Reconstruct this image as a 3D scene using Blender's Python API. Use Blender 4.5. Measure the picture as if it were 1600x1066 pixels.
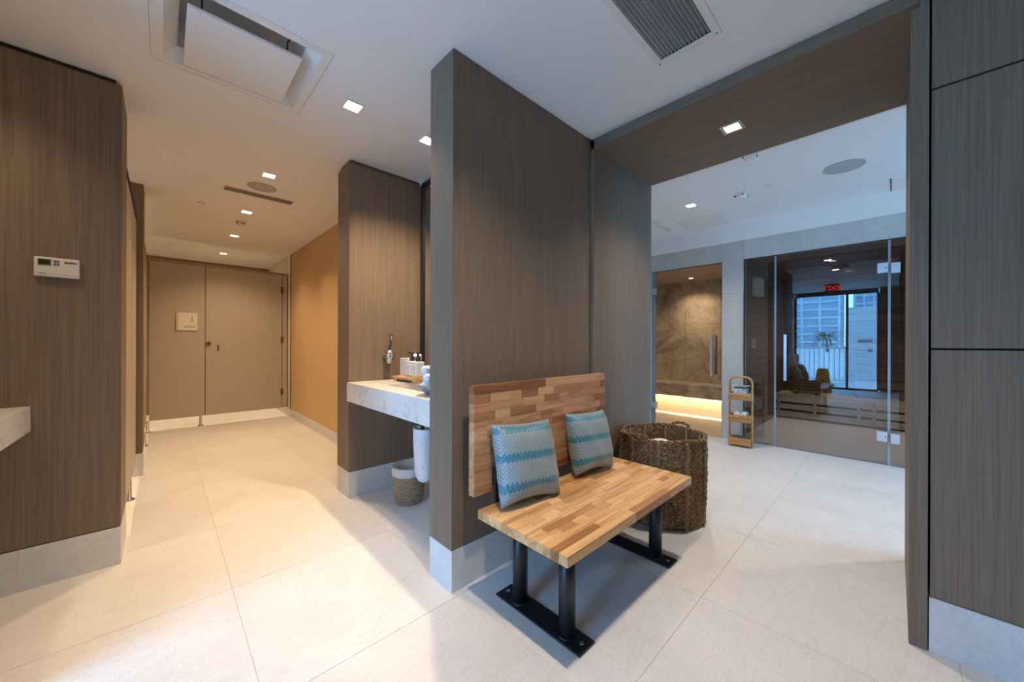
import bpy, bmesh, math, random
from mathutils import Vector, Matrix
random.seed(7)
R = math.radians
for o in list(bpy.data.objects): bpy.data.objects.remove(o)
scene = bpy.context.scene
C = scene.collection

# ------------------------------------------------------------------ camera, world, exposure
CAM_H = 1.2
cd = bpy.data.cameras.new('camera'); cam = bpy.data.objects.new('camera', cd); C.objects.link(cam)
cd.sensor_width = 36; cd.lens = 572 * 36 / 1600; cd.shift_y = 3 / 1600; cd.clip_start = 0.02; cd.clip_end = 400
cam.matrix_world = Matrix.Translation((0, 0, CAM_H)) @ Matrix.Rotation(R(-43.7), 4, 'Z') @ Matrix.Rotation(R(90), 4, 'X') @ Matrix.Rotation(R(.2), 4, 'Z')
scene.camera = cam
scene.view_settings.view_transform = 'Standard'; scene.view_settings.look = 'None'
scene.view_settings.gamma = 1; scene.view_settings.use_curve_mapping = False
scene.view_settings.exposure = 0.0
scene.cycles.max_bounces = 10; scene.cycles.diffuse_bounces = 6; scene.cycles.glossy_bounces = 5
scene.cycles.transmission_bounces = 6; scene.cycles.transparent_max_bounces = 16
scene.cycles.caustics_reflective = False; scene.cycles.caustics_refractive = False
scene.cycles.sample_clamp_indirect = 6

SKY = 21.5            # daylight strength
WARM = (1.0, .74, .47); SOFT = (1.0, .80, .60); NEUT = (1.0, .88, .76)
P_CORR, P_NICHE, P_FRONT, P_PORTAL, P_SPA = 94, 165, 128, 84, 92

w = bpy.data.worlds.new('world'); scene.world = w; w.use_nodes = True
nt = w.node_tree; nt.nodes.clear()
tc = nt.nodes.new('ShaderNodeTexCoord'); sp = nt.nodes.new('ShaderNodeSeparateXYZ')
cr = nt.nodes.new('ShaderNodeValToRGB'); bg = nt.nodes.new('ShaderNodeBackground'); wo = nt.nodes.new('ShaderNodeOutputWorld')
nt.links.new(tc.outputs['Generated'], sp.inputs[0]); nt.links.new(sp.outputs['Z'], cr.inputs[0])
cr.color_ramp.elements[0].position = 0.0; cr.color_ramp.elements[0].color = (.235, .57, 1, 1)
cr.color_ramp.elements[1].position = .8; cr.color_ramp.elements[1].color = (.18, .50, 1, 1)
nt.links.new(cr.outputs[0], bg.inputs[0]); bg.inputs[1].default_value = SKY; nt.links.new(bg.outputs[0], wo.inputs[0])

def portal(loc, rot, sx, sy):
    l = bpy.data.lights.new('window_portal', 'AREA'); l.shape = 'RECTANGLE'; l.size = sx; l.size_y = sy
    l.cycles.is_portal = True
    o = bpy.data.objects.new('window_portal', l); C.objects.link(o); o.location = loc; o.rotation_euler = rot
portal((-2.60, 1.11, 1.3), (0, R(-90), 0), 2.5, 1.7)
portal((4.6, -3.45, 1.35), (R(90), 0, 0), 1.0, 2.55)

# ------------------------------------------------------------------ material helpers
MATS = {}
def mat(name, col=(.8, .8, .8), rough=.5, metal=0, **kw):
    if name in MATS: return MATS[name]
    m = bpy.data.materials.new(name); m.use_nodes = True
    b = m.node_tree.nodes['Principled BSDF']
    b.inputs['Base Color'].default_value = (*col, 1); b.inputs['Roughness'].default_value = rough; b.inputs['Metallic'].default_value = metal
    for k, v in kw.items(): b.inputs[k.replace('_', ' ')].default_value = v
    MATS[name] = m; return m
class N:
    """tiny node graph helper on a material"""
    def __init__(s, m): s.m = m; s.t = m.node_tree; s.b = s.t.nodes.get('Principled BSDF')
    def n(s, typ, **kw):
        x = s.t.nodes.new(typ)
        for k, v in kw.items():
            if k in x.inputs.keys() if isinstance(k, str) else False: x.inputs[k].default_value = v
            else: setattr(x, k, v)
        return x
    def l(s, a, b): s.t.links.new(a, b)
    def math(s, op, a, b=None, c=None):
        x = s.t.nodes.new('ShaderNodeMath'); x.operation = op
        for i, v in enumerate((a, b, c)):
            if v is None: continue
            if isinstance(v, (int, float)): x.inputs[i].default_value = v
            else: s.l(v, x.inputs[i])
        return x.outputs[0]
    def pos(s, scale=(1, 1, 1), kind='obj', rnd=0):
        if kind == 'obj': src = s.n('ShaderNodeTexCoord').outputs['Object']
        else: src = s.n('ShaderNodeNewGeometry').outputs['Position']
        if rnd:
            oi = s.n('ShaderNodeObjectInfo'); v = s.n('ShaderNodeVectorMath', operation='SCALE'); v.inputs[0].default_value = (rnd, rnd * .7, rnd * 1.3)
            s.l(oi.outputs['Random'], v.inputs['Scale']); ad = s.n('ShaderNodeVectorMath', operation='ADD')
            s.l(src, ad.inputs[0]); s.l(v.outputs[0], ad.inputs[1]); src = ad.outputs[0]
        mp = s.n('ShaderNodeMapping'); mp.inputs['Scale'].default_value = scale; s.l(src, mp.inputs[0]); return mp.outputs[0]
    def noise(s, vec, scale=1, detail=3, rough=.5, dist=0):
        x = s.n('ShaderNodeTexNoise'); x.inputs['Scale'].default_value = scale; x.inputs['Detail'].default_value = detail
        x.inputs['Roughness'].default_value = rough; x.inputs['Distortion'].default_value = dist; s.l(vec, x.inputs['Vector']); return x.outputs['Fac']
    def ramp(s, fac, stops):
        x = s.n('ShaderNodeValToRGB'); e = x.color_ramp.elements
        while len(e) < len(stops): e.new(.5)
        for el, (p, c) in zip(e, stops): el.position = p; el.color = (*c, 1) if len(c) == 3 else c
        s.l(fac, x.inputs[0]); return x.outputs[0]
    def mix(s, f, a, b, typ='MIX'):
        x = s.n('ShaderNodeMix', data_type='RGBA', blend_type=typ)
        for sock, v in ((x.inputs[0], f), (x.inputs[6], a), (x.inputs[7], b)):
            if isinstance(v, (int, float)): sock.default_value = v
            elif isinstance(v, tuple): sock.default_value = (*v, 1)
            else: s.l(v, sock)
        return x.outputs[2]
    def bump(s, h, strength=.3, dist=.002):
        x = s.n('ShaderNodeBump'); x.inputs['Strength'].default_value = strength; x.inputs['Distance'].default_value = dist
        s.l(h, x.inputs['Height']); s.l(x.outputs[0], s.b.inputs['Normal'])
    def col(s, c): s.l(c, s.b.inputs['Base Color'])

def veneer(name, axis='z', a=(.232, .172, .121), b=(.162, .119, .083)):
    m = mat(name, a, .6, 0, Specular_IOR_Level=.3); g = N(m)
    sc = {'z': (170, 170, 2.2), 'x': (2.2, 170, 170), 'y': (170, 2.2, 170)}[axis]
    n1 = g.noise(g.pos(sc, 'geo'), 1, 4, .6); n2 = g.noise(g.pos(tuple(v * .12 for v in sc), 'geo'), 1, 3, .5, .6)
    f = g.math('ADD', g.math('MULTIPLY', n1, .75), g.math('MULTIPLY', n2, .25))
    g.col(g.ramp(f, [(.36, b), (.62, a)])); g.bump(n1, .15, .0006); return m
TAUPE = veneer('taupe_veneer'); TAUPE_H = veneer('taupe_veneer_level', 'y')
def stone(name, a, b, rough=.38, rnd=True):
    m = mat(name, a, rough); g = N(m)
    v = g.pos((1, 1, 1), 'geo')
    n1 = g.noise(v, 2.2, 6, .62, .7); n2 = g.noise(v, 90, 3, .7); n3 = g.noise(g.pos((1.2, 5, 2), 'geo'), 1.3, 5, .55, 1.4)
    vein = g.ramp(n3, [(.47, (0, 0, 0)), (.5, (1, 1, 1)), (.53, (0, 0, 0))])
    base = g.ramp(n1, [(.3, b), (.7, a)])
    c2 = g.mix(g.math('MULTIPLY', vein, .10), base, tuple(x * .55 for x in b))
    sp = g.ramp(n2, [(.35, (.88, .87, .86)), (.6, (1, 1, 1))]); c3 = g.mix(.8, c2, sp, 'MULTIPLY')
    if rnd:
        oi = g.n('ShaderNodeObjectInfo'); r = g.ramp(oi.outputs['Random'], [(0, (.95, .945, .94)), (1, (1, 1, 1))]); c3 = g.mix(1, c3, r, 'MULTIPLY')
    g.col(c3); g.bump(n2, .06, .0008); return m
FLOOR = stone('floor_limestone', (.82, .785, .735), (.74, .70, .65), .5)
BASE = stone('skirting_stone', (.72, .735, .74), (.62, .635, .64), .4, False)
SPASTONE = stone('spa_wall_stone', (.62, .62, .60), (.52, .52, .50), .5)
GROUT = mat('grout', (.60, .55, .48), .8)
PAINT = mat('ceiling_paint', (.87, .86, .84), .7); WHITE = mat('white_enamel', (.82, .79, .74), .5)
WALLPAINT = mat('white_wall_paint', (.72, .68, .62), .6)
BEIGE = mat('ochre_wallcover', (.60, .40, .19), .6)
g = N(BEIGE); g.bump(g.noise(g.pos((1, 1, 1), 'geo'), 300, 2), .2, .001)
LAMIN = mat('greige_laminate', (.46, .395, .315), .45)
DARK = mat('dark_gap', (.02, .018, .016), .8); BLACK = mat('black_powder_coat', (.012, .013, .015), .38)
BLACKP = mat('black_plastic', (.015, .014, .014), .3); CHROME = mat('chrome', (.8, .8, .8), .12, 1)
STEEL = mat('brushed_steel', (.62, .62, .62), .3, 1); BRASS = mat('aged_brass', (.20, .15, .09), .4, .8)
GREYG = mat('speaker_cloth', (.45, .43, .41), .8); GREYM = mat('grey_louver', (.6, .6, .62), .5)
PLASTIC = mat('ivory_plastic', (.72, .68, .60), .35); PVC = mat('white_pvc', (.74, .73, .74), .3)
SCREEN = mat('lcd', (.03, .033, .03), .2); KEYG = mat('key_grey', (.16, .16, .15), .5)
YELLOW = mat('yellow_plastic', (.95, .60, .015), .4)
def emis(name, col, s):
    m = mat(name, (0, 0, 0), .5); b = m.node_tree.nodes['Principled BSDF']
    b.inputs['Emission Color'].default_value = (*col, 1); b.inputs['Emission Strength'].default_value = s; return m
LENS_W = emis('lamp_lens_warm', (1, .80, .55), 9); LENS_N = emis('lamp_lens_neutral', (1, .93, .85), 9); LED = emis('led_strip', (1, .78, .50), 130)
REDLED = emis('exit_red', (1, .06, .04), 4)
def glass(name, tint, ior=1.5, rough=.0):
    m = bpy.data.materials.new(name); m.use_nodes = True; t = m.node_tree; t.nodes.clear()
    tr = t.nodes.new('ShaderNodeBsdfTransparent'); tr.inputs[0].default_value = (*tint, 1)
    gl = t.nodes.new('ShaderNodeBsdfGlossy'); gl.inputs['Roughness'].default_value = rough
    fr = t.nodes.new('ShaderNodeFresnel'); fr.inputs['IOR'].default_value = ior
    geo = t.nodes.new('ShaderNodeNewGeometry'); mx0 = t.nodes.new('ShaderNodeMath'); mx0.operation = 'SUBTRACT'; mx0.inputs[0].default_value = 1
    mul = t.nodes.new('ShaderNodeMath'); mul.operation = 'MULTIPLY'
    t.links.new(geo.outputs['Backfacing'], mx0.inputs[1]); t.links.new(mx0.outputs[0], mul.inputs[0]); t.links.new(fr.outputs[0], mul.inputs[1])
    mx = t.nodes.new('ShaderNodeMixShader'); o = t.nodes.new('ShaderNodeOutputMaterial')
    t.links.new(mul.outputs[0], mx.inputs[0]); t.links.new(tr.outputs[0], mx.inputs[1]); t.links.new(gl.outputs[0], mx.inputs[2]); t.links.new(mx.outputs[0], o.inputs[0])
    MATS[name] = m; return m
GL_SAUNA = glass('smoked_glass', (.80, .79, .78), 2.0); GL_STEAM = glass('steam_glass', (.93, .90, .85), 1.5)
GL_WIN = glass('window_glass', (.98, .99, 1), 1.45); GL_EDGE = mat('glass_edge', (.20, .27, .30), .15)
GL_BOTTLE = glass('bottle_glass', (.95, .9, .8), 1.45)

def plankmat(name, ramp, ax='x', rnd=9, rough=.45, scale=1):
    m = mat(name, ramp[0][1], rough); g = N(m); k = {'x': (2.2, 38, 38), 'y': (38, 2.2, 38), 'z': (38, 38, 2.2)}[ax]
    k = tuple(v * scale for v in k)
    v = g.pos(k, 'obj', rnd * 10); n1 = g.noise(v, 1, 4, .6, .8); n2 = g.noise(g.pos(tuple(q * .25 for q in k), 'obj', rnd * 7), 1, 3, .6, 1.6)
    oi = g.n('ShaderNodeObjectInfo'); base = g.ramp(oi.outputs['Random'], ramp)
    dk = g.ramp(n2, [(.5, (1, 1, 1)), (.56, (.74, .66, .58)), (.62, (1, 1, 1))]); fine = g.ramp(n1, [(.3, (.82, .78, .74)), (.6, (1, 1, 1))])
    g.col(g.mix(1, g.mix(1, base, dk, 'MULTIPLY'), fine, 'MULTIPLY')); return m
BUTCHER = plankmat('butcher_block_beech', [(0, (.40, .18, .06)), (.15, (.66, .36, .145)), (.5, (.80, .48, .21)), (.8, (.88, .58, .29)), (1, (.56, .27, .10))], 'x')
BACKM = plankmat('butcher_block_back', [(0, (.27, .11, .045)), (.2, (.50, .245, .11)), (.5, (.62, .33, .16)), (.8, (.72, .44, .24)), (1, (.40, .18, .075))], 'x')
BUTCORE = mat('butcher_core', (.34, .18, .08), .6)
SAUNAW = plankmat('sauna_cedar', [(0, (.13, .075, .042)), (1, (.22, .135, .08))], 'x', rough=.6, scale=.6)
SAUNAY = plankmat('sauna_cedar_cross', [(0, (.13, .075, .042)), (1, (.22, .135, .08))], 'y', rough=.6, scale=.6)
ABACHI = plankmat('sauna_bench_wood', [(0, (.60, .52, .40)), (1, (.70, .61, .48))], 'y', rough=.6)
BAMBOO = plankmat('bamboo', [(0, (.56, .27, .09)), (1, (.68, .36, .13))], 'y', rough=.4)
TRAYW = plankmat('tray_wood', [(0, (.62, .40, .18)), (1, (.68, .45, .2))], 'y', rough=.5)

def marble(name, a, b, sc=1.0):
    m = mat(name, a, .25); g = N(m); v = g.pos((1, 1, 1), 'geo')
    n = g.noise(v, 1.6 * sc, 8, .6, 1.6); n2 = g.noise(v, 4 * sc, 5, .6, 2.2)
    c = g.ramp(n, [(.3, b), (.48, tuple(x * .7 + y * .3 for x, y in zip(a, b))), (.56, a), (.75, tuple(min(1, x * 1.1) for x in a))])
    vv = g.ramp(n2, [(.46, (1, 1, 1)), (.5, (.72, .70, .68)), (.54, (1, 1, 1))]); g.col(g.mix(.8, c, vv, 'MULTIPLY')); return m
MARB_STEAM = marble('steam_marble', (.70, .64, .55), (.30, .27, .25)); MARB_TOP = mat('counter_marble', (.72, .69, .65), .25)
g = N(MARB_TOP); n = g.noise(g.pos((1, 1, 1), 'geo'), 7, 7, .65, 1.8); n0 = g.noise(g.pos((1, 1, 1), 'geo'), 3, 3)
g.col(g.mix(.7, g.ramp(n0, [(.3, (.64, .61, .57)), (.7, (.76, .73, .69))]), g.ramp(n, [(.55, (1, 1, 1)), (.62, (.68, .66, .65)), (.66, (1, 1, 1))]), 'MULTIPLY'))

# seagrass
SEA = mat('seagrass', (.28, .18, .09), .75); g = N(SEA)
n1 = g.noise(g.pos((1, 1, 1.6)), 55, 4, .7); n2 = g.noise(g.pos((1, 1, 1)), 9, 3)
c = g.ramp(n1, [(.32, (.035, .016, .006)), (.5, (.19, .10, .038)), (.68, (.42, .265, .115))])
g.col(g.mix(.6, c, g.ramp(n2, [(.3, (.7, .66, .6)), (.7, (1.0, 1.0, 1.0))]), 'MULTIPLY'))
SEAD = mat('seagrass_cord', (.19, .125, .06), .8); g = N(SEAD)
g.col(g.ramp(g.noise(g.pos((1, 1, 1)), 90, 3, .7), [(.3, (.07, .04, .018)), (.6, (.33, .21, .10))]))
RATTAN = mat('bin_rattan', (.3, .22, .15), .7); g = N(RATTAN)
g.col(g.ramp(g.noise(g.pos((1, 1, 3)), 26, 4, .75), [(.3, (.13, .075, .04)), (.55, (.33, .21, .12)), (.75, (.52, .38, .25))]))
LINER = mat('bin_liner', (.55, .51, .47), .35)
TOWEL = mat('white_terry', (.78, .77, .76), .95); g = N(TOWEL); g.bump(g.noise(g.pos((1, 1, 1)), 400, 2), .5, .002)
BOWL = mat('grey_stone_bowl', (.22, .21, .21), .5); g = N(BOWL); g.col(g.ramp(g.noise(g.pos((1, 1, 3)), 25, 4), [(.35, (.10, .10, .10)), (.65, (.36, .35, .34))]))
POT = mat('marbled_pot', (.7, .72, .76), .4); g = N(POT); g.col(g.ramp(g.noise(g.pos((1, 1, 1)), 40, 4, .6, 1), [(.42, (.30, .38, .5)), (.55, (.75, .76, .78))]))
LEAF = mat('succulent_leaf', (.07, .17, .09), .5); SOIL = mat('pot_stones', (.05, .06, .07), .8); POTW = mat('white_pot', (.7, .68, .66), .4)
BOXM = mat('striped_box', (.72, .68, .6), .6); LABELM = mat('paper_label', (.80, .74, .64), .6); AMBER = mat('amber_liquid', (.72, .40, .12), .3)
MIRROR = mat('mirror_silver', (.86, .87, .86), .02, 1)

# cushion weave
CUSH = mat('teal_zigzag_weave', (.3, .4, .45), .42); g = N(CUSH)
tcn = g.n('ShaderNodeTexCoord'); s3 = g.n('ShaderNodeSeparateXYZ'); g.l(tcn.outputs['UV'], s3.inputs[0])
u, v = s3.outputs[0], s3.outputs[1]
tri = g.math('PINGPONG', g.math('MULTIPLY', u, 38), 1)
ph = g.math('FRACT', g.math('ADD', g.math('MULTIPLY', v, 2.85), g.math('ADD', g.math('MULTIPLY', tri, .10), .47)))
sc = g.math('FRACT', g.math('ADD', g.math('MULTIPLY', v, 19.95), g.math('MULTIPLY', tri, 1.15)))
colA = g.ramp(sc, [(0, (.29, .33, .33)), (.36, (.36, .40, .40)), (.46, (.12, .18, .17)), (.6, (.16, .21, .18)), (.75, (.16, .29, .36)), (.88, (.2, .3, .34)), (1, (.29, .33, .33))])
isT = g.ramp(ph, [(0, (1, 1, 1)), (.24, (1, 1, 1)), (.255, (0, 0, 0)), (.985, (0, 0, 0)), (1, (1, 1, 1))])
nz = g.noise(g.pos((1, 1, 1)), 140, 2); teal = g.ramp(nz, [(.3, (.02, .12, .16)), (.7, (.07, .27, .33))])
g.col(g.mix(isT, colA, teal)); g.bump(g.noise(g.pos((1, 1, 1)), 350, 2), .25, .001)
g.b.inputs['Sheen Weight'].default_value = .25

# ------------------------------------------------------------------ mesh helpers
def box(bm, x0, x1, y0, y1, z0, z1, bev=0):
    r = bmesh.ops.create_cube(bm, size=1, matrix=Matrix.Translation(((x0 + x1) / 2, (y0 + y1) / 2, (z0 + z1) / 2)) @ Matrix.Diagonal((abs(x1 - x0), abs(y1 - y0), abs(z1 - z0), 1)))
    if bev:
        es = {e for vv in r['verts'] for e in vv.link_edges}
        bmesh.ops.bevel(bm, geom=list(es), offset=bev, segments=2, affect='EDGES', profile=.5)
def B(*a, **k): bm = bmesh.new(); box(bm, *a, **k); return bm
def lathe(bm, prof, c=(0, 0, 0), seg=24, sx=1, sy=1, caps=False):
    rings = []
    for r, z in prof:
        rings.append([bm.verts.new((c[0] + r * sx * math.cos(2 * math.pi * i / seg), c[1] + r * sy * math.sin(2 * math.pi * i / seg), c[2] + z)) for i in range(seg)])
    for a, b in zip(rings, rings[1:]):
        for i in range(seg): f = bm.faces.new((a[i], a[(i + 1) % seg], b[(i + 1) % seg], b[i])); f.smooth = True
    if caps or prof[0][0] > 1e-4: 
        if caps: bm.faces.new(rings[0][::-1]); bm.faces.new(rings[-1])
    return bm
def L(prof, **k): return lathe(bmesh.new(), prof, **k)
def tube(bm, pts, r, seg=8, closed=False, flat=1):
    pts = [Vector(p) for p in pts]; rings = []; n = len(pts); prev = None
    for i, p in enumerate(pts):
        a = pts[(i - 1) % n] if closed or i > 0 else p; b = pts[(i + 1) % n] if closed or i < n - 1 else p
        t = (b - a).normalized()
        if prev is None: ref = Vector((0, 0, 1)) if abs(t.z) < .9 else Vector((1, 0, 0)); x = ref.cross(t).normalized()
        else: x = (prev - t * prev.dot(t)).normalized()
        y = t.cross(x); prev = x; rr = r[i] if isinstance(r, (list, tuple)) else r
        rings.append([bm.verts.new(p + x * rr * math.cos(2 * math.pi * k / seg) + y * rr * flat * math.sin(2 * math.pi * k / seg)) for k in range(seg)])
    m = n if closed else n - 1
    for i in range(m):
        a, b = rings[i], rings[(i + 1) % n]
        for k in range(seg): f = bm.faces.new((a[k], a[(k + 1) % seg], b[(k + 1) % seg], b[k])); f.smooth = True
    if not closed: bm.faces.new(rings[0][::-1]); bm.faces.new(rings[-1])
    return bm
def cyl(bm, c, r, h, axis='z', seg=24, r2=None):
    M = Matrix.Translation(c) @ {'z': Matrix(), 'x': Matrix.Rotation(R(90), 4, 'Y'), 'y': Matrix.Rotation(R(-90), 4, 'X')}[axis]
    d = bmesh.ops.create_cone(bm, cap_ends=True, segments=seg, radius1=r, radius2=r if r2 is None else r2, depth=h, matrix=M)
    for vv in d['verts']:
        for f in vv.link_faces:
            if len(f.verts) == 4: f.smooth = True
    return bm
def CY(*a, **k): return cyl(bmesh.new(), *a, **k)
def prism(bm, pts, axis, a0, a1):
    """extrude a 2-D outline along an axis"""
    def q(p, a): return {'x': (a, p[0], p[1]), 'y': (p[0], a, p[1]), 'z': (p[0], p[1], a)}[axis]
    A = [bm.verts.new(q(p, a0)) for p in pts]; Bv = [bm.verts.new(q(p, a1)) for p in pts]; n = len(pts)
    bm.faces.new(A); bm.faces.new(Bv[::-1])
    for i in range(n): bm.faces.new((A[i], Bv[i], Bv[(i + 1) % n], A[(i + 1) % n]))
    bmesh.ops.recalc_face_normals(bm, faces=bm.faces[:]); return bm
def wloc(p):
    v = Vector((0, 0, 0))
    while p: v += p.location; p = p.parent
    return v
def obj(name, bm, m, parent=None, label=None, loc=None):
    """verts in world coordinates; local to the parent's position when there is one"""
    me = bpy.data.meshes.new(name)
    off = wloc(parent) if parent else Vector((0, 0, 0))
    o = bpy.data.objects.new(name, me)
    if loc is not None: o.location = Vector(loc) - off; off = Vector(loc)
    if off.length: bmesh.ops.translate(bm, vec=-off, verts=bm.verts[:])
    bm.to_mesh(me); bm.free()
    for mm in (m if isinstance(m, (list, tuple)) else [m]): me.materials.append(mm)
    C.objects.link(o)
    if parent: o.parent = parent
    if label: o['label'] = label
    return o
def thing(name, label, cat, loc=(0, 0, 0), group=None):
    o = bpy.data.objects.new(name, None); o.empty_display_size = .1; C.objects.link(o); o.location = loc
    o['label'] = label; o['category'] = cat
    if group: o['group'] = group
    return o
def tag(o, label, cat, group=None):
    o['label'] = label; o['category'] = cat
    if group: o['group'] = group
    return o
def struct(name, bm, m, parent=None):
    o = obj(name, bm, m, parent); o['kind'] = 'structure'; return o
def text(name, s, size, m, parent, loc, rot, label=None, align='CENTER', ext=.0004, bold=0):
    cu = bpy.data.curves.new(name, 'FONT'); cu.body = s; cu.size = size; cu.extrude = ext; cu.align_x = align; cu.align_y = 'CENTER'; cu.offset = bold
    t = bpy.data.objects.new('tmp', cu); C.objects.link(t); dg = bpy.context.evaluated_depsgraph_get(); dg.update()
    me = bpy.data.meshes.new_from_object(t.evaluated_get(dg)); bpy.data.objects.remove(t)
    me.materials.clear(); me.materials.append(m)
    o = bpy.data.objects.new(name, me); C.objects.link(o); o.parent = parent
    o.location = Vector(loc) - wloc(parent); o.rotation_euler = rot
    if label: o['label'] = label
    return o

# ------------------------------------------------------------------ the shell
HC = 2.61; HS = 2.685
floor = struct('floor', B(-2.75, 8.2, -3.6, 8.45, -.12, -.002), GROUT)
rooms = [(-2.65, 2.6, -2.6, 1.97), (-1.1, 1.65, 1.97, 3.14), (-1.6, 1.5, 3.14, 8.4), (2.6, 5.15, -3.5, 3.2), (5.15, 7.0, 1.42, 3.2), (5.15, 8.1, -1.3, 1.38)]
G = .8; j = .0013; tcache = {}
for i in range(-4, 10):
    for k in range(-6, 10):
        x0, x1, y0, y1 = .25 + G * i, .25 + G * (i + 1), .63 + G * k, .63 + G * (k + 1)
        if not any(x0 < r[1] - .02 and x1 > r[0] + .02 and y0 < r[3] - .02 and y1 > r[2] + .02 for r in rooms): continue
        x0, x1, y0, y1 = max(x0, -2.75), min(x1, 8.2), max(y0, -3.6), min(y1, 8.45)
        if x1 - x0 < .02 or y1 - y0 < .02: continue
        key = (round(x1 - x0, 3), round(y1 - y0, 3))
        if key not in tcache:
            bm = bmesh.new(); box(bm, j, key[0] - j, j, key[1] - j, -.0125, 0)
            top = [e for e in bm.edges if all(vv.co.z > -.001 for vv in e.verts)]
            bmesh.ops.bevel(bm, geom=top, offset=.0009, segments=1, affect='EDGES')
            me = bpy.data.meshes.new('tile'); bm.to_mesh(me); bm.free(); me.materials.append(FLOOR); tcache[key] = me
        o = bpy.data.objects.new('tile', tcache[key]); C.objects.link(o); o.location = (x0, y0, 0); o.parent = floor

def slab_holes(x0, x1, y0, y1, z0, z1, holes):
    bm = bmesh.new(); xs = sorted({x0, x1, *[h[0] for h in holes], *[h[1] for h in holes]}); ys = sorted({y0, y1, *[h[2] for h in holes], *[h[3] for h in holes]})
    for a, b in zip(xs, xs[1:]):
        for c, d in zip(ys, ys[1:]):
            mx, my = (a + b) / 2, (c + d) / 2
            if not any(h[0] < mx < h[1] and h[2] < my < h[3] for h in holes): box(bm, a, b, c, d, z0, z1)
    return bm
CASS = (.0, .565, 1.945, 2.505); VENT = (1.235, 1.79, .575, .805); SLOT = (.405, .95, 4.172, 4.283)
struct('ceiling', slab_holes(-2.75, 2.19, -2.6, 8.45, HC, HC + .05, [CASS, VENT, SLOT]), PAINT)
struct('ceiling', slab_holes(2.96, 5.15, -3.55, 3.25, HS, HS + .05, [(4.24, 4.83, 2.03, 2.045), (4.24, 4.83, 2.075, 2.09)]), PAINT)
# plenum lids so that the openings are dark
struct('ceiling', B(-2.75, 8.3, -3.6, 8.5, 2.98, 3.02), DARK)

# divider in the middle
HB = .205
wd = struct('wall_centre', B(1.0, 2.145, 1.459, 1.66, HB, HC - .006), TAUPE)
struct('trim_1', B(1.004, 2.145, 1.464, 1.655, HC - .006, HC), DARK)
def skirt(name, x0, x1, y0, y1, z1=.2, m=BASE): return struct(name, B(x0, x1, y0, y1, 0, z1, bev=.0015), m)
skirt('baseboard_centre', 1.002, 2.145, 1.461, 1.658)
struct('trim_6', slab_holes(.999, 2.145, 1.4575, 1.6615, .2, .2035, [(1.002, 2.145, 1.461, 1.658)]), mat('pale_edge_trim', (.62, .68, .68), .2))
struct('trim_7', B(2.1705, 2.178, -2.6, -.0935, .207, .2105), mat('pale_edge_trim'))
# fin beside the basin
struct('wall_fin', B(1.035, 1.67, 2.892, 3.14, HB, HC - .03), TAUPE); struct('trim_2', B(1.05, 1.65, 2.905, 3.127, HC - .03, HC), mat('dark_reveal', (.10, .075, .055), .6))
skirt('baseboard_fin', 1.037, 1.67, 2.894, 3.138)
# wall behind the basin (its mirror hangs on it) and on into the corridor
struct('wall_right', B(1.65, 1.8, 1.66, 2.892, 0, HC), WALLPAINT)
struct('wall_corridor', B(1.5, 1.65, 3.14, 6.72, .122, HC), BEIGE); skirt('baseboard_corridor', 1.488, 1.65, 3.14, 6.72, .122)
struct('wall_corridor', B(1.49, 1.65, 6.72, 8.4, 0, HC), WALLPAINT)
# left wall with the thermostat
struct('wall_left', B(-1.25, -.16, 2.892, 3.27, HB, HC - .028), TAUPE); struct('trim_3', B(-1.25, -.185, 2.91, 3.25, HC - .028, HC), mat('dark_reveal2', (.035, .025, .018), .6))
bl = skirt('baseboard_left', -1.25, -.158, 2.886, 3.268)
bm = bmesh.new(); box(bm, -.4945, -.4925, 2.8855, 2.8862, 0, .2); struct('trim_4', bm, GROUT)
# second fin on the left and the stalls' outer shell
struct('wall_left', B(-1.3, -.125, 4.658, 5.0, HB, HC), TAUPE); skirt('baseboard_left', -1.3, -.121, 4.654, 5.004)
struct('wall_left', B(-1.7, -1.6, 3.1, 8.45, 0, HC), WALLPAINT)
struct('wall_far', B(-1.6, 1.6, 8.4, 8.5, 0, HC), TAUPE)
# left basin alcove
struct('wall_left', B(-1.25, -1.1, 1.97, 2.892, 0, HC), WALLPAINT); struct('wall_left', B(-2.7, -.46, 1.97, 2.17, 0, HC), TAUPE)
# rear of the front room
struct('wall_back', B(-2.7, 2.3, -2.7, -2.6, 0, HC), TAUPE)

# portal: beam, jambs
bmP = slab_holes(2.16, 3.0, -.04, 1.434, 2.54, 2.56, [])
struct('wall_front', bmP, TAUPE_H); struct('wall_front', B(2.145, 2.16, -.06, 1.459, 2.54, HC - .008), TAUPE_H)
struct('wall_front', B(2.16, 2.98, -.06, 1.46, 2.56, 2.8), DARK)
struct('wall_front', B(2.145, 3.0, 1.434, 1.475, 0.006, HC - .004), TAUPE)
struct('wall_front', B(2.16, 2.98, 1.475, 1.66, 0, HC), TAUPE)
struct('wall_front', B(2.165, 3.0, -.09, -.04, 0.006, HC - .004), TAUPE)
struct('trim_5', B(2.17, 2.98, -.088, -.042, 0, .006), GL_EDGE)
# right-hand panelled wall
wr = struct('wall_right', B(2.2, 3.0, -2.6, -.1, .2, 2.8), DARK)
for z0, z1 in ((.212, 1.178), (1.186, 2.194), (2.202, HC - .002)):
    for y0, y1 in ((-1.09, -.097), (-2.09, -1.097), (-2.6, -2.097)): obj('panel', B(2.178, 2.2, y0, y1, z0, z1, bev=.001), TAUPE, wr)
skirt('baseboard_right', 2.172, 2.3, -2.6, -.094, .207)

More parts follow.
